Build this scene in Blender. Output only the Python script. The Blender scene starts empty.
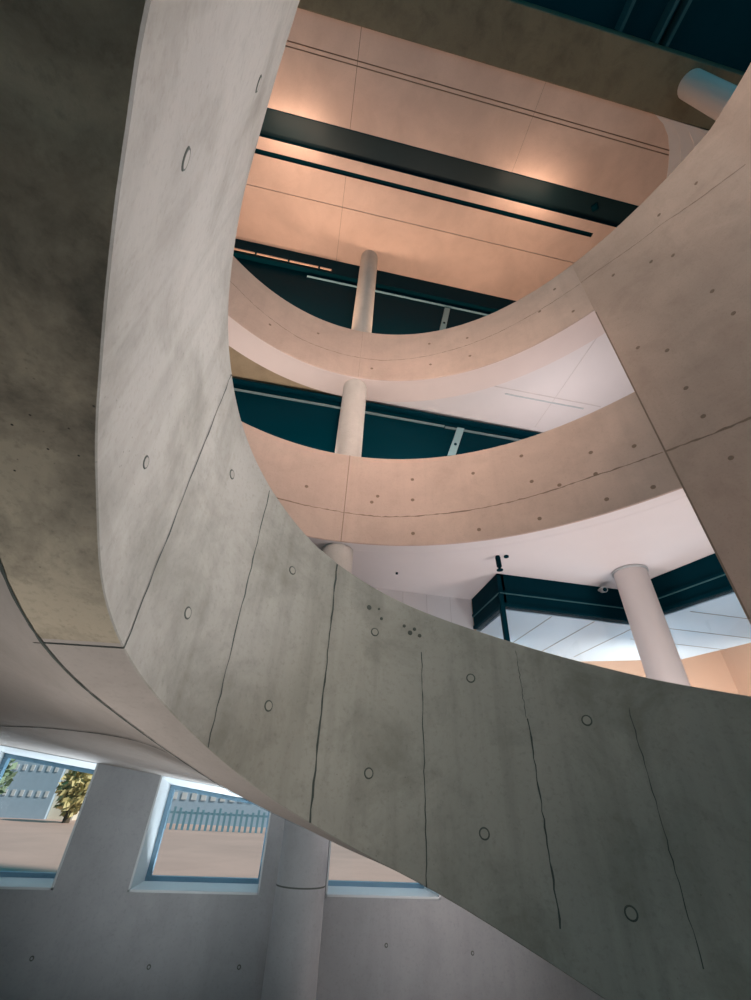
import bpy, bmesh, math, random
from mathutils import Vector, Matrix
random.seed(11)
SC = bpy.context.scene
COL = SC.collection
EYE = 1.75                       # eye height above the ground floor
pi = math.pi
def R(d): return math.radians(d)

# ------------------------------------------------------------------ materials
def srgb(r, g, b):
    f = lambda c: (c/255/12.92) if c/255 <= .04045 else ((c/255+.055)/1.055)**2.4
    return (f(r), f(g), f(b), 1)

def new_mat(name):
    m = bpy.data.materials.new(name); m.use_nodes = True
    nt = m.node_tree
    return m, nt, nt.nodes['Principled BSDF']

def plain(name, col, rough=.5, metal=0., spec=.5, vary=.06):
    m, nt, p = new_mat(name)
    tc = nt.nodes.new('ShaderNodeTexCoord')
    nz = nt.nodes.new('ShaderNodeTexNoise'); nz.inputs['Scale'].default_value = 3.0; nz.inputs['Detail'].default_value = 5
    nt.links.new(tc.outputs['Object'], nz.inputs['Vector'])
    mx = nt.nodes.new('ShaderNodeMix'); mx.data_type = 'RGBA'
    mx.inputs['A'].default_value = tuple(c*(1-vary) for c in col[:3])+(1,)
    mx.inputs['B'].default_value = tuple(min(1, c*(1+vary)) for c in col[:3])+(1,)
    nt.links.new(nz.outputs['Fac'], mx.inputs['Factor'])
    nt.links.new(mx.outputs['Result'], p.inputs['Base Color'])
    p.inputs['Roughness'].default_value = rough; p.inputs['Metallic'].default_value = metal
    p.inputs['Specular IOR Level'].default_value = spec
    return m

def concrete(name, base, stain, light=None, rough=.62, streak=.35, pit=.5, bump=.12, stain_amt=.5, scale=1.0, spec=.35):
    """poured concrete: cloudy mottling, vertical run marks, fine pores"""
    m, nt, p = new_mat(name)
    N = nt.nodes.new; L = nt.links.new
    tc = N('ShaderNodeTexCoord')
    def noise(sc, det, vec=None, rough_=.55, dist=0.):
        n = N('ShaderNodeTexNoise'); n.inputs['Scale'].default_value = sc*scale; n.inputs['Detail'].default_value = det
        n.inputs['Roughness'].default_value = rough_; n.inputs['Distortion'].default_value = dist
        L(vec or tc.outputs['Object'], n.inputs['Vector']); return n.outputs['Fac']
    def ramp(fac, lo, hi):
        r = N('ShaderNodeMapRange'); r.inputs['From Min'].default_value = lo; r.inputs['From Max'].default_value = hi
        L(fac, r.inputs['Value']); return r.outputs['Result']
    def mix(fac, a, b, mode='MIX', k=None):
        x = N('ShaderNodeMix'); x.data_type = 'RGBA'; x.blend_type = mode
        if isinstance(fac, float): x.inputs['Factor'].default_value = fac
        else: L(fac, x.inputs['Factor'])
        for s, v in (('A', a), ('B', b)):
            if isinstance(v, tuple): x.inputs[s].default_value = v
            else: L(v, x.inputs[s])
        return x.outputs['Result']
    def mul(a, k):
        q = N('ShaderNodeMath'); q.operation = 'MULTIPLY'; L(a, q.inputs[0]); q.inputs[1].default_value = k; return q.outputs[0]
    light = light or tuple(min(1, c*1.18) for c in base[:3])+(1,)
    c = mix(ramp(noise(.9, 6, dist=.6), .36, .66), base, light)
    c = mix(mul(ramp(noise(2.3, 8, rough_=.65, dist=.4), .47, .78), stain_amt), c, stain)
    mp = N('ShaderNodeMapping'); mp.inputs['Scale'].default_value = (7, 7, .5); L(tc.outputs['Object'], mp.inputs['Vector'])
    c = mix(mul(ramp(noise(1.0, 5, mp.outputs['Vector']), .5, .8), streak), c, stain)
    fine = noise(38, 6, rough_=.7)
    c = mix(mul(ramp(fine, .52, .78), .36), c, stain)
    v = N('ShaderNodeTexVoronoi'); v.inputs['Scale'].default_value = 26*scale; L(tc.outputs['Object'], v.inputs['Vector'])
    pores = ramp(v.outputs['Distance'], .10, .05)
    gate = ramp(noise(1.7, 3), .55, .63)
    g = N('ShaderNodeMath'); g.operation = 'MULTIPLY'; L(pores, g.inputs[0]); L(gate, g.inputs[1])
    c = mix(mul(g.outputs[0], pit), c, tuple(x*.35 for x in stain[:3])+(1,))
    L(c, p.inputs['Base Color'])
    p.inputs['Roughness'].default_value = rough; p.inputs['Specular IOR Level'].default_value = spec
    b = N('ShaderNodeBump'); b.inputs['Strength'].default_value = bump; b.inputs['Distance'].default_value = .02
    L(noise(9, 8, rough_=.65), b.inputs['Height']); L(b.outputs['Normal'], p.inputs['Normal'])
    return m

M = {}
M['ramp']    = concrete('board_marked_concrete', srgb(160,156,147), srgb(102,100,88), streak=.45, stain_amt=.7)
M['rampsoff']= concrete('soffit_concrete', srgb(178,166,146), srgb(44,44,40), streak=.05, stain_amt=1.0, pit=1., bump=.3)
M['ring']    = concrete('warm_concrete', srgb(196,172,158), srgb(166,142,128), streak=.2, stain_amt=.35, pit=.6)
M['wallr']   = concrete('wall_concrete', srgb(188,163,148), srgb(152,128,112), streak=.15, stain_amt=.4, pit=.6)
M['top']     = concrete('ceiling_concrete', srgb(204,180,168), srgb(184,156,142), streak=.0, stain_amt=.3, pit=.1, bump=.03)
M['beam']    = concrete('dark_beam_concrete', srgb(112,106,88), srgb(66,62,50), streak=.1, stain_amt=.6, bump=.2)
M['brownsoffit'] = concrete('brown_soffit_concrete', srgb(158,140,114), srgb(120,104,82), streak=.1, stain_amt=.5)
M['slabsoff']= concrete('smooth_soffit_concrete', srgb(168,160,154), srgb(132,124,116), streak=.0, stain_amt=.35, pit=.3, bump=.06)
M['facade']  = concrete('facade_concrete', srgb(146,148,150), srgb(112,114,116), streak=.2, stain_amt=.35, pit=.3, bump=.05)
M['column']  = concrete('column_concrete', srgb(186,180,174), srgb(146,140,134), streak=.25, stain_amt=.25, pit=.3, bump=.05)
M['white']   = plain('white_plaster', srgb(226,219,218), .7, vary=.03)
M['whitecol']= plain('white_painted_column', srgb(224,214,210), .55, vary=.03)
M['pinkish'] = plain('pale_plaster_edge', srgb(222,206,200), .7, vary=.04)
M['peach']   = plain('peach_plaster', srgb(222,188,166), .7, vary=.03)
M['joint']   = plain('joint_shadow_gap', srgb(74,80,76), .9, vary=.3)
M['softjoint']=plain('faint_joint', srgb(140,120,104), .9, vary=.2)
M['seam']    = plain('hairline_seam', srgb(208,200,198), .8, vary=.05)
M['tiehole'] = plain('tie_hole_ring', srgb(84,88,82), .9, vary=.3)
M['plug']    = plain('mortar_plug', srgb(160,156,146), .8, vary=.2)
M['warmhole']= plain('tie_hole_warm', srgb(146,122,104), .9, vary=.3)
M['black']   = plain('black_metal', srgb(0,42,53), .6, vary=.1, spec=.03)
M['darkglass']=plain('dark_tinted_glass', srgb(0,38,48), .3, vary=.05, spec=.02)
M['rail']    = plain('grey_metal_rail', srgb(128,148,150), .4, .3)
M['light_bar'] = plain('pale_blue_light_bar', srgb(128,160,166), .45, .2)
M['trough']  = plain('dark_glossy_panel', srgb(22,44,50), .4, vary=.1, spec=.15)
M['frame']   = plain('blue_grey_window_frame', srgb(112,146,166), .4, .1)
M['reveal']  = plain('white_window_board', srgb(190,196,198), .5, vary=.02)
M['floor']   = concrete('floor_screed', srgb(132,128,124), srgb(100,98,94), streak=0., stain_amt=.3)
M['plank']   = plain('white_ceiling_plank', srgb(196,214,228), .5, vary=.02)
M['paving']  = concrete('pavement', srgb(192,164,152), srgb(176,148,136), streak=0., stain_amt=.3, pit=0., scale=.3)
M['house']   = plain('pale_blue_cladding', srgb(166,190,208), .6, vary=.1)
M['houselite']=plain('cream_render', srgb(226,222,204), .6, vary=.06)
M['winlite'] = plain('pale_window', srgb(214,220,222), .3)
M['fence']   = plain('teal_fence_metal', srgb(118,160,176), .5, .2)
M['foliage'] = concrete('autumn_foliage', srgb(196,184,124), srgb(124,140,100), light=srgb(214,202,150), streak=.2, stain_amt=.8, scale=2.5)
M['greenleaf']=concrete('green_foliage', srgb(132,156,128), srgb(84,110,92), streak=.2, stain_amt=.8, scale=2.5)
M['bark']    = plain('bark', srgb(84,74,60), .9, vary=.2)
M['alu']     = plain('light_aluminium', srgb(190,194,196), .35, .4)
def clear_glass():
    m, nt, p = new_mat('clear_glass')
    nt.nodes.remove(p)
    out = nt.nodes['Material Output']
    t = nt.nodes.new('ShaderNodeBsdfTransparent'); t.inputs['Color'].default_value = (.86, .93, .96, 1)
    g = nt.nodes.new('ShaderNodeBsdfGlossy'); g.inputs['Roughness'].default_value = .02
    lw = nt.nodes.new('ShaderNodeLayerWeight'); lw.inputs['Blend'].default_value = .5
    pw = nt.nodes.new('ShaderNodeMath'); pw.operation = 'POWER'; pw.inputs[1].default_value = 4.0; nt.links.new(lw.outputs['Facing'], pw.inputs[0])
    fr = nt.nodes.new('ShaderNodeMapRange'); fr.inputs['To Min'].default_value = .03; fr.inputs['To Max'].default_value = .4; nt.links.new(pw.outputs[0], fr.inputs['Value'])
    mx = nt.nodes.new('ShaderNodeMixShader')
    nt.links.new(fr.outputs[0], mx.inputs[0]); nt.links.new(t.outputs[0], mx.inputs[1]); nt.links.new(g.outputs[0], mx.inputs[2])
    nt.links.new(mx.outputs[0], out.inputs['Surface'])
    return m
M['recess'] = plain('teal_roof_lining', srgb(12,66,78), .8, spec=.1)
M['rib'] = plain('dim_roof_rib', srgb(60,104,110), .6)
M['glass'] = clear_glass()

# ------------------------------------------------------------------ mesh tools (points are given relative to the eye height)
class MB:
    def __init__(s): s.v = []; s.f = []; s.m = []; s.mats = []
    def mi(s, mat):
        if mat not in s.mats: s.mats.append(mat)
        return s.mats.index(mat)
    def add(s, verts, faces, mat):
        o = len(s.v); k = s.mi(mat); s.v += [tuple(v) for v in verts]
        for f in faces: s.f.append(tuple(i+o for i in f)); s.m.append(k)
        return s
    def box(s, a, b, mat):
        (x0,y0,z0),(x1,y1,z1) = a, b
        v = [(x0,y0,z0),(x1,y0,z0),(x1,y1,z0),(x0,y1,z0),(x0,y0,z1),(x1,y0,z1),(x1,y1,z1),(x0,y1,z1)]
        return s.add(v, [(0,3,2,1),(4,5,6,7),(0,1,5,4),(1,2,6,5),(2,3,7,6),(3,0,4,7)], mat)
    def grid(s, rows, mat, closed=False, caps=False):
        """rows: list of equal-length point loops; joins neighbouring rows"""
        n = len(rows[0]); v = [p for r in rows for p in r]; f = []
        for i in range(len(rows)-1):
            for j in range(n if closed else n-1):
                a = i*n+j; b = i*n+(j+1) % n
                f.append((a, b, b+n, a+n))
        if caps: f.append(tuple(range(n))[::-1]); f.append(tuple((len(rows)-1)*n+j for j in range(n)))
        return s.add(v, f, mat)
    def prism(s, poly, z0, z1, mat):
        n = len(poly); v = [(x,y,z0) for x,y in poly]+[(x,y,z1) for x,y in poly]
        f = [tuple(range(n))[::-1], tuple(range(n,2*n))]+[(i,(i+1)%n,(i+1)%n+n,i+n) for i in range(n)]
        return s.add(v, f, mat)
    def lathe(s, c, prof, mat, n=48):
        rows = [[(c[0]+r*math.cos(2*pi*k/n), c[1]+r*math.sin(2*pi*k/n), z) for k in range(n)] for r, z in prof]
        return s.grid(rows, mat, closed=True, caps=True)
    def tube(s, a, b, r, mat, n=12):
        a, b = Vector(a), Vector(b); d = (b-a).normalized(); u = d.orthogonal().normalized(); w = d.cross(u)
        rows = [[tuple(p+u*(r*math.cos(2*pi*k/n))+w*(r*math.sin(2*pi*k/n))) for k in range(n)] for p in (a, b)]
        return s.grid(rows, mat, closed=True, caps=True)
    def tie(s, p, nrm, up, r, ring, plug, w=.17):
        """form-tie hole: a shallow ring lip with a mortar plug sunk in it"""
        p, nrm, up = Vector(p), Vector(nrm).normalized(), Vector(up)
        t = nrm.cross(up).normalized(); up = t.cross(nrm); n = 16
        def loop(rad, h, jit=0.): return [tuple(p+t*(rad*math.cos(2*pi*k/n))*(1+jit*math.sin(3*k))+up*(rad*math.sin(2*pi*k/n))+nrm*h) for k in range(n)]
        s.grid([loop(r*1.12, .0005), loop(r, .003), loop(r*(1-w), .003)], ring, closed=True)
        o = loop(r*(1-w), .003)
        return s.add(o, [tuple(range(n))], plug)
    def build(s, name, parent=None, base=None):
        me = bpy.data.meshes.new(name)
        if base is None:
            if parent is not None: base = Vector(parent.location)-Vector((0,0,EYE))
            else:
                xs, ys, zs = zip(*s.v); base = Vector(((min(xs)+max(xs))/2, (min(ys)+max(ys))/2, min(zs)))
        base = Vector(base)
        me.from_pydata([tuple(Vector(v)-base) for v in s.v], [], s.f)
        for m in s.mats: me.materials.append(m)
        for poly, k in zip(me.polygons, s.m): poly.material_index = k
        bm = bmesh.new(); bm.from_mesh(me); bmesh.ops.recalc_face_normals(bm, faces=bm.faces[:]); bm.to_mesh(me); bm.free()
        o = bpy.data.objects.new(name, me); COL.objects.link(o)
        if parent is not None: o.parent = parent
        else: o.location = base+Vector((0,0,EYE))
        return o
def smooth(o, ang=35):
    for p in o.data.polygons: p.use_smooth = True
    o.data.set_sharp_from_angle(angle=R(ang))
    return o
def bevel(o, w=.01, seg=2):
    m = o.modifiers.new('bevel', 'BEVEL'); m.width = w; m.segments = seg; m.limit_method = 'ANGLE'; m.angle_limit = R(50)
    return o
def thing(name, label, cat, loc, group=None):
    o = bpy.data.objects.new(name, None); COL.objects.link(o)
    o.location = (loc[0], loc[1], loc[2]+EYE); o.empty_display_size = .2
    return tag(o, label, cat, group)
def tag(o, label, cat, group=None):
    o['label'] = label; o['category'] = cat
    if group: o['group'] = group
    return o
def struct(o, label=None, cat=None):
    o['kind'] = 'structure'
    if label: o['label'] = label
    if cat: o['category'] = cat
    return o

# ------------------------------------------------------------------ the ramp: plan radius and top height by bearing
FLOOR = -EYE
RA = [(-57,.382,2.227),(-53,.423,2.219),(-49,.476,2.209),(-45,.549,2.205),(-41,.644,2.195),(-37,.781,2.187),(-33,.985,2.172),(-29,1.2,2.118),
 (-25,1.425,2.007),(-21,1.642,1.918),(-17,1.88,1.848),(-13,2.107,1.782),(-9,2.297,1.702),(-5,2.46,1.616),(-1,2.61,1.527),(3,2.728,1.443),(7,2.815,1.361),
 (11,2.892,1.281),(15,2.95,1.206),(19,2.974,1.127),(23,2.97,1.044),(27,2.962,.96),(31,2.955,.876),(35,2.95,.797),(39,2.945,.721),(43,2.94,.645),(48,2.935,.565),
 (54,2.92,.47),(60,2.9,.37),(66,2.88,.27),(72,2.85,.17)]
P = [(r*math.sin(R(a)), r*math.cos(R(a)), zt) for a, r, zt in RA]
# overhead and behind the viewer the balustrade curls back round the well
PRE = [(1.55,-1.25,2.27),(1.0,-1.12,2.265),(.5,-.82,2.26),(.12,-.45,2.25),(-.14,-.12,2.24),(-.27,.09,2.235)]
CTRL = PRE+P
def spline(pts, per=6):
    out = []
    for i in range(len(pts)-1):
        p0 = Vector(pts[max(i-1,0)]); p1 = Vector(pts[i]); p2 = Vector(pts[i+1]); p3 = Vector(pts[min(i+2,len(pts)-1)])
        for k in range(per):
            t = k/per
            out.append(.5*((2*p1)+(p2-p0)*t+(2*p0-5*p1+4*p2-p3)*t*t+(3*p1-p0-3*p2+p3)*t**3))
    out.append(Vector(pts[-1])); return out
def relax(pts, n=6):
    for _ in range(n):
        pts = [pts[0]]+[pts[i]*.5+(pts[i-1]+pts[i+1])*.25 for i in range(1,len(pts)-1)]+[pts[-1]]
    return pts
RP = relax(spline(CTRL, 8), 10)
H1 = 1.5                          # depth of the ramp balustrade
NR = []
for i, p in enumerate(RP):
    d = RP[min(i+1,len(RP)-1)]-RP[max(i-1,0)]; d.z = 0; d.normalize()
    NR.append(Vector((d.y, -d.x, 0)))                # towards the well
def ramp_at(az):
    """index (float) on the ramp line for a bearing from the viewer"""
    best = None
    for i in range(30, len(RP)-1):
        a0 = math.degrees(math.atan2(RP[i].x, RP[i].y)); a1 = math.degrees(math.atan2(RP[i+1].x, RP[i+1].y))
        if a0 <= az <= a1 and RP[i].y > 0: return i, (az-a0)/(a1-a0)
    return len(RP)-2, 1.
def ramp_pt(az):
    i, t = ramp_at(az); return RP[i].lerp(RP[i+1], t), NR[i].lerp(NR[i+1], t).normalized()
TH = .27                          # thickness of the balustrade at its underside
ramp = thing('spiral_ramp', 'sweeping grey concrete ramp balustrade curling overhead in the foreground, across the whole photo', 'ramp', (RP[60].x, RP[60].y, FLOOR))
b = MB(); c = .004
prof = [(0,c,0),(0,H1-c,0),(c,H1,0),(TH-.05-c,H1,0),(TH-.05,H1-c,0),(TH-.05,.34,0),(TH,.34,0),(TH,0,1),(c,0,1)]
rows = []
for p, n in zip(RP, NR):
    rows.append([tuple(p-n*w+Vector((0,0,h-H1))) for w, h, _ in prof])
b.grid(rows, M['ramp'], closed=True, caps=True)
# soffit faces of the balustrade take the rougher soffit concrete
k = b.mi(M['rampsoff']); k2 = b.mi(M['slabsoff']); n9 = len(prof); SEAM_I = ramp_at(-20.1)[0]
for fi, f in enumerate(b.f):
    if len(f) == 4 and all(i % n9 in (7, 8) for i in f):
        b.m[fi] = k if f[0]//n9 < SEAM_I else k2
def vjoint(az, w, z0, z1, mat, wob=.004):
    p, n = ramp_pt(az); t = Vector((-n.y, n.x, 0)); N = 26; L_, R_ = [], []
    for q in range(N+1):
        h = z0+(z1-z0)*q/N; o = random.uniform(-wob, wob); ww = w*random.uniform(.35, 1.1)
        base = p+n*.0015+Vector((0,0,h-H1))+t*o
        L_.append(tuple(base-t*ww*.5)); R_.append(tuple(base+t*ww*.5))
    b.grid([L_, R_], mat)
for az, w, z0, z1 in ((-20.1,.010,0,1.49),(-8.3,.010,0,1.47),(4.0,.013,0,1.49),(16.5,.006,0,1.2),(28.8,.010,.15,1.05),(28.6,.004,1.05,1.45),(39.5,.005,.3,1.3)):
    vjoint(az, w, z0, z1, M['joint'])
for az, h in ((-46.4,.36),(-46.3,1.09),(-26.4,.36),(-14.6,.36),(-14.6,1.17),(-2.45,.36),(-2.45,1.17),(10.15,.36),(10.15,1.18),(22.65,.36),(22.65,1.16),(35.05,.36),(35.05,1.16)):
    p, n = ramp_pt(az); b.tie(p+Vector((0,0,h-H1)), n, (0,0,1), .026 if az > -25 else .022, M['tiehole'], M['plug'])
# crumbled spots near the top edge
for az, h in ((9.2,1.33),(10.6,1.36),(11.0,1.30),(14.2,1.33),(15.0,1.3),(15.6,1.34),(16.3,1.31)):
    p, n = ramp_pt(az); b.tie(p+Vector((0,0,h-H1)), n, (0,0,1), random.uniform(.008,.018), M['tiehole'], M['tiehole'], .5)
# joint where the balustrade underside meets the face, and the cross joint of the underside
def under(i, w, dz=-.002): return tuple(RP[i]-NR[i]*w+Vector((0,0,-H1+dz)))
p, n = ramp_pt(-20.1); t = Vector((-n.y, n.x, 0))
b.grid([[tuple(p-n*w+t*o+Vector((0,0,-H1-.002))) for w in (0,.1,.2,.3,TH)] for o in (-.005,.005)], M['joint'])
smooth(b.build('balustrade', ramp))
# the ramp slab behind it, dropping with the bearing and running out to the outer wall
WALLY = 5.85
def wall_z(x): return .37-.11*(x+2.98)
j = MB(); rows_b, rows_t = [], []
for i in range(36, len(RP)):
    p, n = RP[i], NR[i]
    e = p-n*TH; az = math.atan2(p.x, p.y)
    if math.degrees(az) > 24: break
    ox = WALLY*math.tan(max(az, R(-52))) if az > R(-52) else -7.4
    ox = max(-7.4, ox)
    oy = WALLY-.012 if az > R(-52) else max(.4, WALLY-(R(-52)-az)*9)
    rb, rt = [], []
    for q in range(13):
        u = q/12; x = e.x+(ox-e.x)*u; y = e.y+(oy-e.y)*u
        z0 = p.z-H1; z1 = wall_z(ox) if ox > -4.5 else wall_z(-4.5)
        z = z0+(z1-z0)*(u*u*(3-2*u)*.5+u*.5)+.006
        rb.append((x,y,z)); rt.append((x,y,max(z,z0)+.30))
    rows_b.append(rb); rows_t.append(rt)
loops = [rb+rt[::-1] for rb, rt in zip(rows_b, rows_t)]
j.grid(loops, M['slabsoff'], closed=True, caps=True)
# board joint of the slab soffit, and the dark seam along the balustrade
j2 = MB()
seam = []
for i in range(36, len(RP)):
    if math.degrees(math.atan2(RP[i].x, RP[i].y)) > 6: break
    w = random.uniform(.003,.006)
    seam.append([under(i, TH-w, -.003), under(i, TH+w, -.003)])
j.grid(seam, M['joint'])
rows = []
for rb in rows_b:
    az = math.degrees(math.atan2(rb[0][0], rb[0][1]))
    if -38 <= az <= -13:
        u = (.12+.62*(-13-az)/25)*12; q = int(u); a_, c_ = Vector(rb[q]), Vector(rb[q+1]); d_ = (c_-a_).normalized()
        m_ = a_.lerp(c_, u-q)+Vector((0,0,-.004)); w_ = random.uniform(.008,.016)
        rows.append([tuple(m_-d_*w_), tuple(m_+d_*w_)])
j.grid(rows, M['joint'])
smooth(j.build('ramp_slab', ramp))

# ------------------------------------------------------------------ the round well: ring plan
CX, CY = .236, .679
CO = [-0.0458, 0.1955, 0.1347, -0.448, 0.0517, 4.4501]
def ring_r(ph):
    a = max(-40, min(88, ph)); x = a/60; r = 0
    for c_ in CO: r = r*x+c_
    return r
def ring(ph, dr=0., z=0.):
    r = ring_r(ph)+dr; return (CX+r*math.sin(R(ph)), CY+r*math.cos(R(ph)), z)
JAMB = 58.1
def frange(a, b_, st):
    n = max(1, int(round((b_-a)/st))); return [a+(b_-a)*k/n for k in range(n+1)]
def parapet(name, label, zb, zt, under_w, groove, mats, holes, vjoints, ph0=-70, ph1=JAMB+.11):
    t = thing(name, label, 'balcony', ring(0, .1, zb), 'concrete balcony parapets round the well')
    m = MB(); c = .012; T = .2
    prof = [(0,zb+c),(0,zt-c),(c,zt),(T-c,zt),(T,zt-c),(T,zb+.42),(under_w,zb+.42),(under_w,zb),(c,zb)]
    rows = [[ring(ph, w, z) for w, z in prof] for ph in frange(ph0, ph1, 1.5)]
    m.grid(rows, mats[0], closed=True, caps=True)
    k = m.mi(mats[1])
    for fi, f in enumerate(m.f):
        if len(f) == 4 and all(i % 9 in (7,8) for i in f): m.m[fi] = k
    for zfun, w in groove:
        up, lo = [], []
        for ph in frange(ph0, ph1-.2, .7):
            z = zfun(ph)+random.uniform(-.006,.006); ww = w*random.uniform(.3,1.2)
            up.append(ring(ph, -.0015, z+ww)); lo.append(ring(ph, -.0015, z-ww))
        m.grid([up, lo], M['softjoint'])
    for ph, z0, z1, w in vjoints:
        m.grid([[ring(ph+dd, -.0018, z0+(z1-z0)*q/20) for q in range(21)] for dd in (-w, w)], M['softjoint'])
    for ph, z in holes:
        p = Vector(ring(ph, -.0005, z)); n = Vector((-math.sin(R(ph)), -math.cos(R(ph)), 0))
        m.tie(p, n, (0,0,1), .025, M['warmhole'], M['softjoint'])
    smooth(m.build('parapet_wall', t))
    return t
def lerp_tab(tab, x):
    for (a, u), (b_, v) in zip(tab, tab[1:]):
        if x <= b_: return u+(v-u)*max(0,(x-a))/(b_-a)
    return tab[-1][1]
g3 = [(-70,3.5),(-1,3.51),(9,3.48),(22,3.52),(31,3.54),(47,3.59),(59,3.54),(69,3.46),(130,3.4)]
g2 = [(-70,7.55),(-33,7.5),(-14,7.29),(7,7.29),(25,7.44),(46,7.55),(62,7.55),(75,7.35),(89,6.9),(130,6.8)]
parapet('balcony_parapet', 'lower of the two peach concrete balcony parapets, just above the white ceiling', 3.0, 4.644, .2,
        [(lambda a: lerp_tab(g3, a), .010)], (M['ring'], M['white']),
        [(8.1,3.86),(7,3.74),(37.6,3.81),(42,3.62),(48.4,3.97),(48,3.61),(54.8,3.8),(36.8,4.32),(37.5,3.18),(48.3,3.19),(54.9,3.14),(27.2,4.2),(27,3.18),(15,4.2),(15,3.8),(15,3.2),(-6,3.85)],
        [(1.8,3.0,4.64,.07)])
parapet('balcony_parapet', 'upper of the two concrete balcony parapets, curving under the dark glass band', 6.67, 8.232, .53,
        [(lambda a: lerp_tab(g2, a), .007)], (M['ring'], M['pinkish']),
        [(52.9,7.88),(54.6,6.97),(48.2,7.51),(30,7.1),(30,7.7),(20,7.1),(20,7.8),(5,7.0),(-10,7.7),(-22,7.2)], [(1.8,6.67,8.2,.02)])
# solid drum wall on the right
m = MB(); T = .3
rows = [[ring(ph, w, z) for w, z in ((0,FLOOR),(0,8.22),(.012,8.232),(T,8.232),(T,FLOOR))] for ph in frange(JAMB+.12, 150, 1.5)]
m.grid(rows, M['wallr'], closed=True, caps=True)
for tab, w in ((g3,.014),(g2,.007)):
    up, lo = [], []
    for ph in frange(JAMB+.2, 149, .7):
        z = lerp_tab(tab, ph)+random.uniform(-.008,.008); ww = w*random.uniform(.4,1.3)
        up.append(ring(ph,-.0015,z+ww)); lo.append(ring(ph,-.0015,z-ww))
    m.grid([up, lo], M['softjoint'])
m.grid([[ring(JAMB+dd,-.002,1.5+(6.6-1.5)*q/40) for q in range(41)] for dd in (.12,.36)], M['softjoint'])
for ph, z in ((64.8,3.12),(64.6,3.77),(64.6,4.27),(65.1,5.0),(74.2,5.44),(74.4,4.9),(64.1,7.15),(70.3,6.79),(73.3,6.56),(61.7,5.35),(75.5,7.6),(82,7.5),(74.5,3.2),(65,2.3),(86,6.4),(84,5.5)):
    p = Vector(ring(ph,-.0005,z)); n = Vector((-math.sin(R(ph)),-math.cos(R(ph)),0))
    m.tie(p, n, (0,0,1), .025, M['warmhole'], M['softjoint'])
struct(smooth(m.build('wall_right')), 'tall curved tan concrete drum wall on the right', 'wall')

# ------------------------------------------------------------------ slabs and ceilings
XL, XR, YB = -7.5, 9.5, -3.5
def rect_hit(ph, y1, x0=XL, x1=XR, y0=YB):
    dx, dy = math.sin(R(ph)), math.cos(R(ph)); t = 1e9
    if dx > 1e-6: t = min(t, (x1-CX)/dx)
    if dx < -1e-6: t = min(t, (x0-CX)/dx)
    if dy > 1e-6: t = min(t, (y1-CY)/dy)
    if dy < -1e-6: t = min(t, (y0-CY)/dy)
    return (CX+dx*t, CY+dy*t)
def slab(name, y1, dr, zb, zt, mat, label, ph0=-70, ph1=149):
    corners = [math.degrees(math.atan2(x-CX, y-CY)) for x, y in ((XL,y1),(XR,y1),(XR,YB))]
    phs = sorted(frange(ph0, ph1, 2)+[c_ for c_ in corners if ph0 < c_ < ph1])
    m = MB(); rows = []
    for ph in phs:
        i = ring(ph, dr); o = rect_hit(ph, y1)
        rows.append([(i[0],i[1],zb),(o[0],o[1],zb),(o[0],o[1],zt),(i[0],i[1],zt)])
    m.grid(rows, mat, closed=True, caps=True)
    return m
m = slab('ceiling', 6.6, .21, 3.004, 3.40, M['white'], '')
struct(m.build('ceiling_lower'), 'white plaster ceiling under the lower balcony', 'ceiling')
m = slab('ceiling', 5.95, .545, 6.74, 7.08, M['white'], '', 3.5)
# hairline board seams and a thin batten on the white soffit
m.box((2.7,4.78,6.733),(5.3,4.80,6.741), M['seam'])
m.box((3.3,4.9,6.728),(5.0,4.93,6.741), M['reveal'])
m.box((4.3,3.4,6.735),(4.308,5.6,6.741), M['seam'])
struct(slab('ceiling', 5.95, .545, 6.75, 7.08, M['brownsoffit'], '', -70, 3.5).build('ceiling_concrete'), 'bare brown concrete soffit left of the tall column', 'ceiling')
struct(m.build('ceiling_middle'), 'pale ceiling under the upper balcony', 'ceiling')

ZT = 12.2
m = MB()
def cstrip(y0, y1, x0=XL, x1=XR, z0=ZT, z1=ZT+.5, mat=None): m.box((x0,y0,z0),(x1,y1,z1), mat or M['top'])
TRX = 6.9
cstrip(1.22,1.70); cstrip(1.72,1.775); cstrip(1.795,2.80); cstrip(2.80,3.33,TRX,XR); cstrip(3.33,3.57); cstrip(3.57,3.67,5.92,XR); cstrip(3.67,4.322); cstrip(4.34,5.95)
m.box((XL,1.70,ZT+.03),(XR,1.72,ZT+.3), M['softjoint']); m.box((XL,1.775,ZT+.02),(XR,1.795,ZT+.3), M['softjoint']); m.box((XL,4.322,ZT+.03),(XR,4.34,ZT+.3), M['reveal'])
m.box((-.565,1.22,ZT-.002),(-.553,2.80,ZT+.01), M['softjoint']); m.box((-.535,3.67,ZT-.002),(-.527,5.7,ZT+.01), M['softjoint'])
m.box((3.3,1.22,ZT-.001),(3.306,2.80,ZT+.01), M['softjoint'])
m.box((XL,2.80,ZT+.36),(TRX,3.33,ZT+.5), M['black']); m.box((XL,3.57,ZT+.2),(5.92,3.67,ZT+.5), M['black'])
struct(m.build('ceiling_top'), 'peach concrete ceiling over the top floor', 'ceiling')
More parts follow.
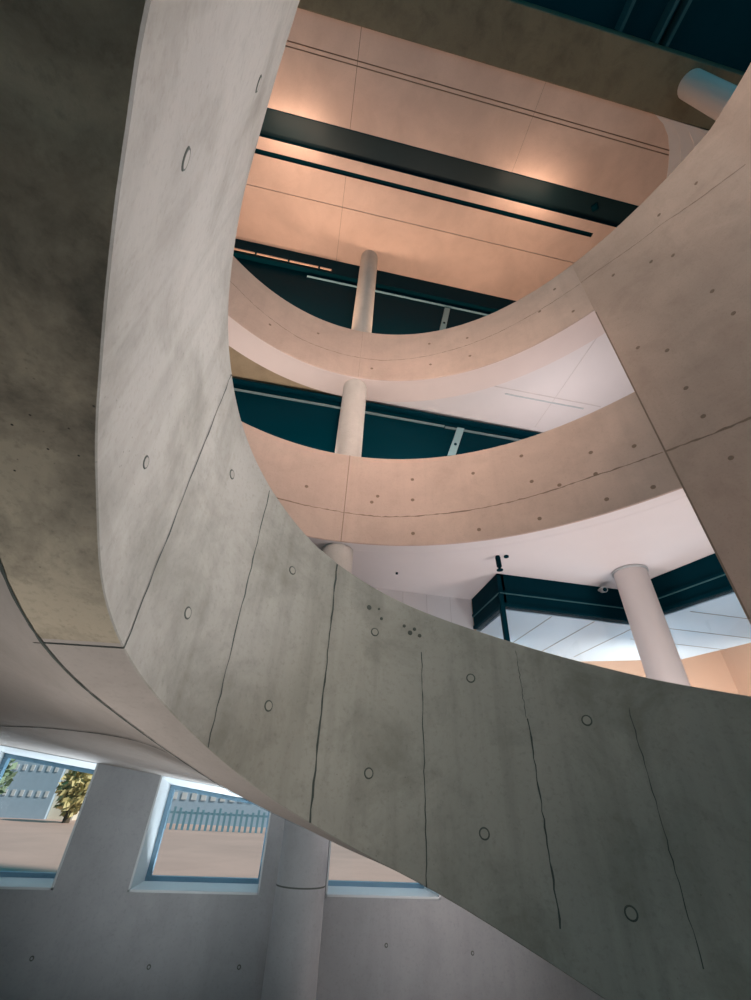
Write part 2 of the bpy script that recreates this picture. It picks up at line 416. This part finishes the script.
# recessed trough with a dark glossy panel
t = thing('recessed_light_trough', 'wide dark glossy trough recessed in the peach ceiling', 'light fitting', (1.2,3.065,ZT))
m = MB(); m.box((XL+.02,2.815,ZT+.14),(TRX-.02,3.315,ZT+.18), M['trough']); m.build('glossy_panel', t)
m = MB()
m.box((XL+.01,2.801,ZT-.012),(TRX,2.813,ZT+.2), M['black']); m.box((XL+.01,3.317,ZT-.006),(TRX,3.329,ZT+.2), M['black']); m.box((TRX-.014,2.801,ZT-.012),(TRX-.001,3.329,ZT+.2), M['black'])
m.build('housing', t)
m = MB(); m.lathe((5.66,3.07),[(.105,ZT+.138),(.105,ZT+.09),(.085,ZT+.075),(.03,ZT+.07)], M['black'], 4)
bevel(m.build('sensor', t), .02)
m = MB(); m.box((XL+.02,3.575,ZT+.05),(5.915,3.665,ZT+.08), M['black'])
m.box((XL+.02,3.572,ZT-.004),(5.918,3.58,ZT+.08), M['black']); m.box((XL+.02,3.66,ZT-.004),(5.918,3.668,ZT+.08), M['black'])
m.box((5.908,3.58,ZT-.004),(5.918,3.66,ZT+.08), M['black'])
tag(m.build('slot_diffuser'), 'narrow black linear slot in the peach ceiling beside the wide trough', 'vent')
# beam and the dark roof well beyond it
m = MB(); m.box((XL,.37,ZT-.06),(XR,1.235,ZT+1.6), M['beam'])
tag(bevel(m.build('roof_beam'), .02), 'dark olive concrete beam crossing the top of the photo', 'beam')
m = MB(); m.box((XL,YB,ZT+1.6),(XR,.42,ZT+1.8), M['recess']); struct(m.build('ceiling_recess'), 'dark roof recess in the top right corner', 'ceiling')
for k, x in enumerate((4.75,5.6,5.85)):
    m = MB(); m.box((x,YB+.1,ZT+1.25),(x+.07,.36,ZT+1.6), M['rib'])
    tag(m.build('roof_rib'), ('faint rib in the dark roof recess, furthest left of three','middle faint rib of three in the dark roof recess','faint rib nearest the right edge in the dark roof recess')[k], 'rib', 'ribs in the dark roof recess')
# curved white bulkhead by the top right column
m = MB()
arc = [(5.82,1.24),(6.1,1.34),(6.34,1.49),(6.55,1.70),(6.75,1.97),(6.92,2.25),(7.02,2.6),(7.06,2.79)]
for s_, dz in ((0,.03),(.28,.05),(.62,.07),(1.0,.09)):
    poly = [(x+s_, y) for x, y in arc]+[(9.4,2.79),(9.4,1.24)]
    m.prism(poly, ZT-dz, ZT-.002, M['white'])
tag(m.build('curved_bulkhead'), 'pale curved plaster bulkhead against the ceiling beside the top right column', 'bulkhead')

# ------------------------------------------------------------------ upper glazing (two storeys)
YG = 5.77
def curtain(label, z0, z1, bar_x, lines, extra):
    t = thing('dark_window_band', label, 'window', (1,YG,z0), 'dark glazed bands behind the balconies')
    m = MB(); m.box((XL,YG,z0),(7.5,YG+.04,z1), M['darkglass']); m.build('tinted_pane', t)
    for (za, zb, y, mat, nm, x0, x1) in lines:
        m = MB(); m.box((x0,YG-y,za),(x1,YG+.001,zb), mat); m.build(nm, t)
    for x in bar_x:
        za, xb, zb_ = extra; m = MB(); w_ = .075   # pale sloping plate standing in for a ceiling light bar behind the glass
        v = [(q[0]+dx_, y_, q[1]) for y_ in (YG-.06, YG-.01) for q, dx_ in (((x,za),-w_),((x,za),w_),((xb,zb_),w_),((xb,zb_),-w_))]
        m.add(v, [(0,1,2,3),(7,6,5,4),(0,4,5,1),(1,5,6,2),(2,6,7,3),(3,7,4,0)], M['light_bar'])
        fx = x+(xb-x)*.62; fz = za+(zb_-za)*.62
        m.tube((fx,YG-.06,fz),(fx,YG-.075,fz),.03,M['black']); m.build('light_bar_plate', t)
    return t
curtain('dark glass band behind the lower balcony parapet', 3.40, 6.74, (2.65,),
        [(6.60,6.66,.09,M['black'],'head_beam',XL,7.5),(6.405,6.42,.05,M['rail'],'rail',XL,2.3),(6.385,6.40,.05,M['rail'],'rail',2.32,7.5)], (6.42,2.39,5.6))
curtain('dark glass band behind the upper balcony parapet, below the peach ceiling', 7.08, ZT, (2.65,),
        [(11.45,ZT-.002,.12,M['black'],'head_beam',XL,7.5),(11.22,11.232,.05,M['fence'],'rail',-1.2,5.0)], (11.08,2.42,9.8))
m = MB(); m.box((-6.5,YG-.21,11.45),(-.6,YG-.18,11.50), M['peach'])
for x in (-2.6,-1.75,-.95): m.box((x,YG-.212,11.449),(x+.05,YG-.178,11.501), M['black'])
tag(m.build('linear_lamp'), 'thin peach light strip along the head of the upper dark glass', 'light fitting')
m.v and None

# ------------------------------------------------------------------ columns
def column(x, y, z0, z1, r, mat, label, collar=None, joints=()):
    t = thing('round_column', label, 'column', (x,y,z0), 'round columns')
    m = MB(); m.lathe((x,y), [(r,z0),(r,z1)], mat, 64)
    for z in joints: m.lathe((x,y), [(r*1.002,z-.006),(r*1.004,z),(r*1.002,z+.006)], M['joint'], 64)
    smooth(m.build('shaft', t))
    if collar:
        m = MB(); m.lathe((x,y), [(r+.012,collar-.035),(r+.02,collar-.03),(r+.02,collar-.004),(r+.012,collar)], M['alu'], 64); smooth(m.build('collar', t))
    return t
column(.36, 5.405, .40, ZT, .232, M['column'], 'tall pale concrete column standing behind both balcony parapets')
column(.36, 5.405, FLOOR, wall_z(.36)-.02, .232, M['facade'], 'grey round column at the bottom, between the middle and right windows', None, (-.62,))
column(4.69, 4.86, FLOOR, 3.003, .222, M['whitecol'], 'white round column below the lower balcony, right of the black framed lobby', 3.0)
column(6.17, .69, 8.0-1, ZT-.06, .235, M['whitecol'], 'pale round column at the top right corner under the dark beam', None)

# ------------------------------------------------------------------ ground floor: facade with three splayed windows
W = [(-3.18,-1.935),(-1.265,-.02),(.65,1.88)]
SILL, YO = -.755, 6.52
m = MB(); zt = .95
xs = [XL]+[v for w in W for v in w]+[2.85]
for k in range(0, len(xs), 2): m.box((xs[k],WALLY,FLOOR),(xs[k+1],YO+.05,zt), M['facade'])
m.box((2.85,WALLY,FLOOR),(XR,YO+.05,-.12), M['facade'])
for x0, x1 in W:
    m.box((x0,WALLY,FLOOR),(x1,YO+.05,SILL), M['facade'])
    m.add([(x0,WALLY,wall_z(x0)+.03),(x1,WALLY,wall_z(x1)+.03),(x1,YO+.05,wall_z(x1)-.04),(x0,YO+.05,wall_z(x0)-.04),(x0,WALLY,zt),(x1,WALLY,zt),(x1,YO+.05,zt),(x0,YO+.05,zt)],
          [(0,3,2,1),(4,5,6,7),(0,1,5,4),(1,2,6,5),(2,3,7,6),(3,0,4,7)], M['facade'])
for x, z in ((-.9,-1.25),(-.1,-1.25),(1.3,-1.1),(-1.9,-1.2),(2.2,-1.15)): m.tie((x,WALLY-.0005,z),(0,-1,0),(0,0,1),.016,M['tiehole'],M['facade'],.4)
struct(m.build('wall_facade'), 'grey outer wall with three windows at the bottom left', 'wall')
m = MB(); m.box((XL,YO,zt),(2.85,YO+.3,3.003), M['white'])
for k in range(9):
    x = -.9+k*.42; m.box((x,YO-.004,zt),(x+.008,YO,3.0), M['seam'])
m.box((XL,YO-.003,2.35),(2.8,YO,2.358), M['seam'])
struct(m.build('wall_inner'), 'white panelled wall left of the black framed lobby', 'wall')
WN = ['leftmost window, showing a blue building and a yellow tree', 'middle window left of the column, white frame and railings outside', 'window right of the bottom column, partly hidden by the ramp']
for n_, (x0, x1) in enumerate(W):
    t = bpy.data.objects.new('window_%d' % (n_+1), None); COL.objects.link(t); t.location = ((x0+x1)/2, 6.3, SILL+EYE)
    struct(t, WN[n_], 'window')
    z = lambda x: wall_z(x)
    m = MB()   # white boards lining the opening: sill, left and right jambs, sloping head, and a narrow face trim
    e = .018
    m.box((x0,WALLY-.012,SILL),(x1,6.40,SILL+e), M['reveal'])
    for xa, s_ in ((x0,1),(x1,-1)):
        a_, c_ = sorted((xa, xa+s_*e))
        zz = z(xa)
        m.add([(a_,WALLY-.012,SILL),(c_,WALLY-.012,SILL),(c_,6.45,SILL),(a_,6.45,SILL),(a_,WALLY-.012,zz+.02),(c_,WALLY-.012,zz+.02),(c_,6.45,zz-.04),(a_,6.45,zz-.04)],
              [(0,3,2,1),(4,5,6,7),(0,1,5,4),(1,2,6,5),(2,3,7,6),(3,0,4,7)], M['reveal'])
    m.add([(x0,WALLY-.01,z(x0)+.0),(x1,WALLY-.01,z(x1)+.0),(x1,6.45,z(x1)-.065),(x0,6.45,z(x0)-.065),(x0,WALLY-.01,z(x0)+.03),(x1,WALLY-.01,z(x1)+.03),(x1,6.45,z(x1)-.04),(x0,6.45,z(x0)-.04)],
          [(0,3,2,1),(4,5,6,7),(0,1,5,4),(1,2,6,5),(2,3,7,6),(3,0,4,7)], M['reveal'])
    m.build('window_reveal', t)
    m = MB(); f = .05; y0, y1 = 6.40, 6.48
    m.box((x0+e,y0,SILL+e),(x1-e,y1,SILL+e+.04), M['frame'])
    m.box((x0+e+.002,y0+.004,SILL+e+.04),(x0+e+f,y1-.004,z(x0)-.105), M['frame']); m.box((x1-e-.02,y0+.004,SILL+e+.04),(x1-e-.002,y1-.004,z(x1)-.1), M['frame'])
    m.add([(x0+e,y0,z(x0)-.10),(x1-e,y0,z(x1)-.10),(x1-e,y1,z(x1)-.10),(x0+e,y1,z(x0)-.10),(x0+e,y0,z(x0)-.06),(x1-e,y0,z(x1)-.06),(x1-e,y1,z(x1)-.06),(x0+e,y1,z(x0)-.06)],
          [(0,3,2,1),(4,5,6,7),(0,1,5,4),(1,2,6,5),(2,3,7,6),(3,0,4,7)], M['frame'])
    m.build('window_frame', t)
    m = MB(); m.add([(x0+e,6.44,SILL+e),(x1-e,6.44,SILL+e),(x1-e,6.44,z(x1)-.08),(x0+e,6.44,z(x0)-.08)], [(0,1,2,3)], M['glass']); m.build('pane', t)
m = MB(); m.box((XL,YB,FLOOR-.25),(XR,8.5,FLOOR), M['floor']); struct(m.build('floor'), 'grey floor of the hall', 'floor')
m = MB(); m.box((XL-.3,YB,FLOOR-.25),(XL,6.6,ZT+1.8), M['facade']); struct(m.build('wall_left'))
m = MB(); m.box((XR,YB,FLOOR-.25),(XR+.3,8.5,ZT+1.8), M['peach']); struct(m.build('wall_side'), 'far side wall on the right', 'wall')

# ------------------------------------------------------------------ black framed glass lobby under the lower balcony
LB = 2.47
def seg_wall(m, a, b_, z0, z1, th, mat):
    a, b_ = Vector((a[0],a[1],0)), Vector((b_[0],b_[1],0)); d = (b_-a).normalized(); n = Vector((-d.y,d.x,0))*th
    pts = [a,b_,b_+n,a+n]; m.prism([(p.x,p.y) for p in pts], z0, z1, mat)
A0, A1, A2, A3 = (2.85,6.49), (2.85,5.45), (5.02,5.45), (5.85,2.5)
t = thing('glazed_lobby', 'black framed glass lobby under the white ceiling, behind the white column', 'lobby', (3.9,5.6,-.12))
for a, b_ in ((A0,A1),(A1,A2),(A2,A3)):
    m = MB(); seg_wall(m, a, b_, LB, 2.998, .10, M['black'])
    da = Vector((b_[0]-a[0], b_[1]-a[1])).normalized(); nn = Vector((da.y,-da.x))
    q = lambda p, k: (p[0]+nn.x*k, p[1]+nn.y*k)
    seg_wall(m, q(a,.02), q(b_,.02), LB, LB+.05, .03, M['black'])
    seg_wall(m, q(a,.012), q(b_,.012), LB+.20, LB+.215, .02, M['rib'])
    seg_wall(m, q(a,.02), q(b_,.02), LB+.215, LB+.25, .03, M['black'])
    m.build('header', t)
    m = MB(); seg_wall(m, a, b_, -.05, LB, .012, M['glass']); m.build('glass_panel', t)
m = MB(); m.box((2.84,5.44,-.05),(2.905,5.50,LB+.5), M['black']); m.build('corner_post', t)
m = MB(); m.prism([A0,A1,A2,A3,(9.3,2.5),(9.3,6.49)], -.11, -.05, M['black']); m.build('sill', t)
# plank ceiling inside the lobby
m = MB()
pl = [(2.97,5.56),(5.10,5.56),(5.97,2.5),(9.4,2.5),(7.35,5.63),(7.03,6.8),(5.5,7.5),(4.3,8.0),(2.97,8.0)]
m.prism(pl, LB-.01, LB+.06, M['plank'])
for x in (3.72,4.43,5.15): m.box((x,5.58,LB-.013),(x+.012,7.3,LB-.009), M['softjoint'])
for y in (4.83,5.5,6.1): m.box((5.45,y,LB-.013),(7.3,y+.012,LB-.009), M['softjoint'])
struct(m.build('ceiling_lobby'), 'white plank ceiling inside the glass lobby', 'ceiling')
m = MB(); m.box((2.85,8.1,FLOOR),(XR,8.4,3.8), M['peach']); struct(m.build('wall_lobby'), 'peach back wall of the lobby', 'wall')

# small ceiling fittings
m = MB(); m.tube((2.64,4.95,3.004),(2.64,4.95,2.985),.03,M['black']); m.tube((2.64,4.95,2.985),(2.65,4.96,2.84),.036,M['black'],20); m.tube((2.651,4.962,2.84),(2.653,4.965,2.80),.02,M['black']); m.tube((2.653,4.965,2.80),(2.654,4.966,2.785),.045,M['black'],20)
tag(m.build('spotlight'), 'black cylinder spotlight on the white ceiling by the lobby corner', 'light fitting')
m = MB(); m.lathe((2.755,4.91),[(.035,2.985),(.035,3.004)],M['black'],20); tag(m.build('smoke_detector'), 'small black disc on the white ceiling right of the spotlight', 'detector')
m = MB(); m.lathe((1.36,5.86),[(.02,2.98),(.02,3.004)],M['black'],16); tag(m.build('sprinkler'), 'tiny black fitting alone on the white ceiling left of the lobby', 'sprinkler')
t = thing('security_camera', 'small camera mounted beside the white column against the black header', 'camera', (4.56,5.38,2.86))
m = MB(); m.tube((4.56,5.44,2.93),(4.56,5.33,2.93),.02,M['alu']); m.build('bracket', t)
m = MB(); m.tube((4.55,5.36,2.90),(4.50,5.24,2.85),.045,M['alu'],16); m.tube((4.50,5.24,2.85),(4.497,5.232,2.847),.03,M['black'],16); m.build('body', t)

# ------------------------------------------------------------------ outside
GO = -1.45
m = MB(); m.box((-60,7.2,GO-.3),(40,70,GO), M['paving']); struct(m.build('ground_outside'), 'tan pavement outside the windows', 'ground')
t = thing('blue_building', 'pale blue building with rows of small white windows, seen through the leftmost window', 'building', (-16.5,36,GO))
m = MB(); m.box((-17.6,36,GO),(-13.9,44,9), M['house']); m.build('facade', t)
for z_ in (-.35,1.0,2.3):
    for k in range(7):
        m = MB(); x = -17.3+k*.48; m.box((x,35.96,z_),(x+.2,36.02,z_+.32), M['winlite']); m.build('window', t)
m = MB(); m.box((-13.88,36.3,GO),(-12.4,44,9), M['houselite']); tag(m.build('cream_building'), 'cream building strip beside the blue one, seen through the leftmost window', 'building')
def tree(x, y, h, r, mat, label):
    t = thing('street_tree', label, 'tree', (x,y,GO), 'trees outside the windows')
    m = MB(); m.lathe((x,y),[(.2,GO),(.14,GO+h*.5),(.05,GO+h*.8)],M['bark'],10); m.build('trunk', t)
    m = MB()
    for k in range(700):
        u = random.uniform(-1,1); a = random.uniform(0,2*pi); q = math.sqrt(1-u*u); rr = r*random.uniform(.35,1)
        p = Vector((x+rr*q*math.cos(a), y+rr*q*math.sin(a), GO+h*.62+rr*u*1.25)); s_ = random.uniform(.16,.32)
        d = Vector((random.uniform(-1,1),random.uniform(-1,1),random.uniform(-1,1))).normalized(); e = d.orthogonal().normalized()*s_; f = d.cross(e)
        m.add([p-e,p-f*.6,p+e,p+f*.6],[(0,1,2,3)],mat)
    m.build('crown', t)
tree(-11.55, 33, 2.6, 1.05, M['foliage'], 'yellow autumn tree seen through the leftmost window')
tree(-15.6, 31, 3.0, 1.1, M['greenleaf'], 'green tree in front of the blue building, seen through the leftmost window')
m = MB(); m.box((-9.3,38,GO),(1.5,44,5), M['house'])
for z_ in (-.1,.75,1.6):
    for k in range(16): m.box((-9.1+k*.66,37.95,z_),(-8.75+k*.66,38.02,z_+.4), M['winlite'])
tag(m.build('long_building'), 'long blue building behind the railing, seen through the middle window', 'building')
m = MB()
for k in range(30):
    x = -8.0+k*.31; m.box((x,31,GO),(x+.13,31.08,GO+.95+.1*math.sin(k*1.7)), M['fence'])
m.box((-8.1,31.02,GO+.72),(1.4,31.06,GO+.82), M['fence'])
tag(m.build('railing_fence'), 'teal railing of upright bars seen through the middle window', 'fence')

# ------------------------------------------------------------------ light
def area(name, loc, target, size, power, col, sizey=None, spread=180):
    d = bpy.data.lights.new(name, 'AREA'); d.energy = power; d.color = col; d.size = size; d.spread = R(spread)
    if sizey: d.shape = 'RECTANGLE'; d.size_y = sizey
    o = bpy.data.objects.new(name, d); COL.objects.link(o); o.location = (loc[0],loc[1],loc[2]+EYE)
    v = Vector(target)-Vector(loc); o.rotation_euler = v.to_track_quat('-Z','Y').to_euler(); return o
def spot(name, loc, target, power, col, cone, blend=1., rad=.3):
    d = bpy.data.lights.new(name, 'SPOT'); d.energy = power; d.color = col; d.spot_size = R(cone); d.spot_blend = blend; d.shadow_soft_size = rad
    o = bpy.data.objects.new(name, d); COL.objects.link(o); o.location = (loc[0],loc[1],loc[2]+EYE)
    o.rotation_euler = (Vector(target)-Vector(loc)).to_track_quat('-Z','Y').to_euler(); return o
area('skylight', (2.6,-1.2,9.6), (.2,2.2,1.5), 1.8, 150, (1,.90,.82))
area('side_daylight', (3.9,2.1,1.35), (-.5,.85,1.45), 1.2, 24, (.92,.92,1), .9, spread=58)
area('rear_fill', (3.2,-.8,2.0), (-.2,2.4,.8), .8, 6, (1,.95,.88), spread=50)  # added fill behind the viewer, lifts the middle of the ramp face
WARM = (1,.66,.46)
area('parapet_fill', (.9,-1.9,5.6), (.9,5,5.6), 1.2, 68, (1,.74,.62), spread=72)  # added warm fill out of view, aimed at the balcony parapets
for x, p_ in ((-1.6,170),(1.6,110),(4.2,60)): area('ceiling_uplight', (x,5.25,7.7), (x,3.2,ZT), .5, p_, WARM)
for x in (-1.8,3.9): area('trough_fill', (x,3.07,ZT-.5), (x,3.07,ZT+.2), 1.3, 8, WARM, .3)  # added lamps, make the warm blobs of blurred reflection on the panel
area('balcony_fill', (4.4,4.7,4.3), (4.3,4.6,6.7), .6, 42, (1,.90,.90))  # added fill hidden by the parapet, brightens the pale ceiling above
for x, y in ((-1.95,4.85),(-.3,5.35),(1.6,5.25)): area('balcony_fill', (x,y,4.2), (x*.96,y-.05,6.7), .3, 30, (1,.86,.78))  # more added fills, lighten the underside strip of the upper parapet
area('hall_fill', (2.2,4.6,-.6), (2.6,4.8,3.0), 1.2, 64, (1,.90,.92))  # added fill hidden by the ramp, brightens the white ceiling
area('hall_fill', (4.6,3.5,-.6), (4.65,4.3,2.4), .8, 62, (1,.90,.88))  # second added fill, for the white column
area('lobby_fill', (6.2,6.2,.2), (6.0,6.6,2.4), 1.2, 26, (.72,.90,1))  # added cool fill for the plank ceiling, no fitting modelled
area('lobby_wall_fill', (6.0,6.3,1.2), (6.0,8.1,1.5), .9, 60, (1,.78,.66))  # added fills that brighten the peach back wall
area('lobby_wall_fill', (8.2,5.2,1.2), (8.9,8.0,1.5), .9, 100, (1,.78,.66))
area('floor_fill', (-1.0,1.5,-1.66), (-1.1,2.6,.6), .5, 15, (1,.93,.88), spread=120)  # unseen fill added near the floor to lift the ramp soffit
area('floor_fill', (-1.0,2.9,-1.66), (-.8,5.85,.45), .5, 12, (.94,.97,1), spread=78)  # unseen fill added for the window piers
area('floor_fill', (2.3,3.3,-1.66), (1.3,5.85,-.2), .5, 8, (.94,.97,1), spread=90)  # unseen fill added for the column's right edge
for x0, x1 in W: area('pavement_bounce_fill', ((x0+x1)/2,7.3,-1.35), ((x0+x1)/2,5.2,.3), 1.2, 95, (.92,.95,1), .3)  # added lamps below the sills, imitate light bounced off sunlit paving
d = bpy.data.lights.new('sun','SUN'); d.energy = 4.6; d.angle = R(3); d.color = (1,.86,.78)
o = bpy.data.objects.new('sun', d); COL.objects.link(o); o.rotation_euler = Vector((-.75,.28,-.6)).to_track_quat('-Z','Y').to_euler(); o.location = (0,0,40)
w = bpy.data.worlds.new('world'); SC.world = w; w.use_nodes = True
bg = w.node_tree.nodes['Background']; bg.inputs['Color'].default_value = (.04,.56,.76,1); bg.inputs['Strength'].default_value = .34

# ------------------------------------------------------------------ camera (ultra-wide phone lens, looking up)
rows = [[0.980559,-0.146864,0.130131],[-0.191662,-0.574705,0.7956],[0.042058,0.805075,0.591681]]
cd = bpy.data.cameras.new('camera'); cam = bpy.data.objects.new('camera', cd); COL.objects.link(cam)
mt = Matrix(((rows[0][0],rows[0][1],-rows[0][2],0),(rows[1][0],rows[1][1],-rows[1][2],0),(rows[2][0],rows[2][1],-rows[2][2],EYE),(0,0,0,1)))
cam.matrix_world = mt
cd.sensor_fit = 'VERTICAL'; cd.sensor_height = 36; cd.lens = 36*418.622/1000; cd.clip_start = .03; cd.clip_end = 300
SC.camera = cam
vs = SC.view_settings; vs.view_transform = 'Standard'; vs.look = 'None'; vs.gamma = 1; vs.use_curve_mapping = False; vs.exposure = 0
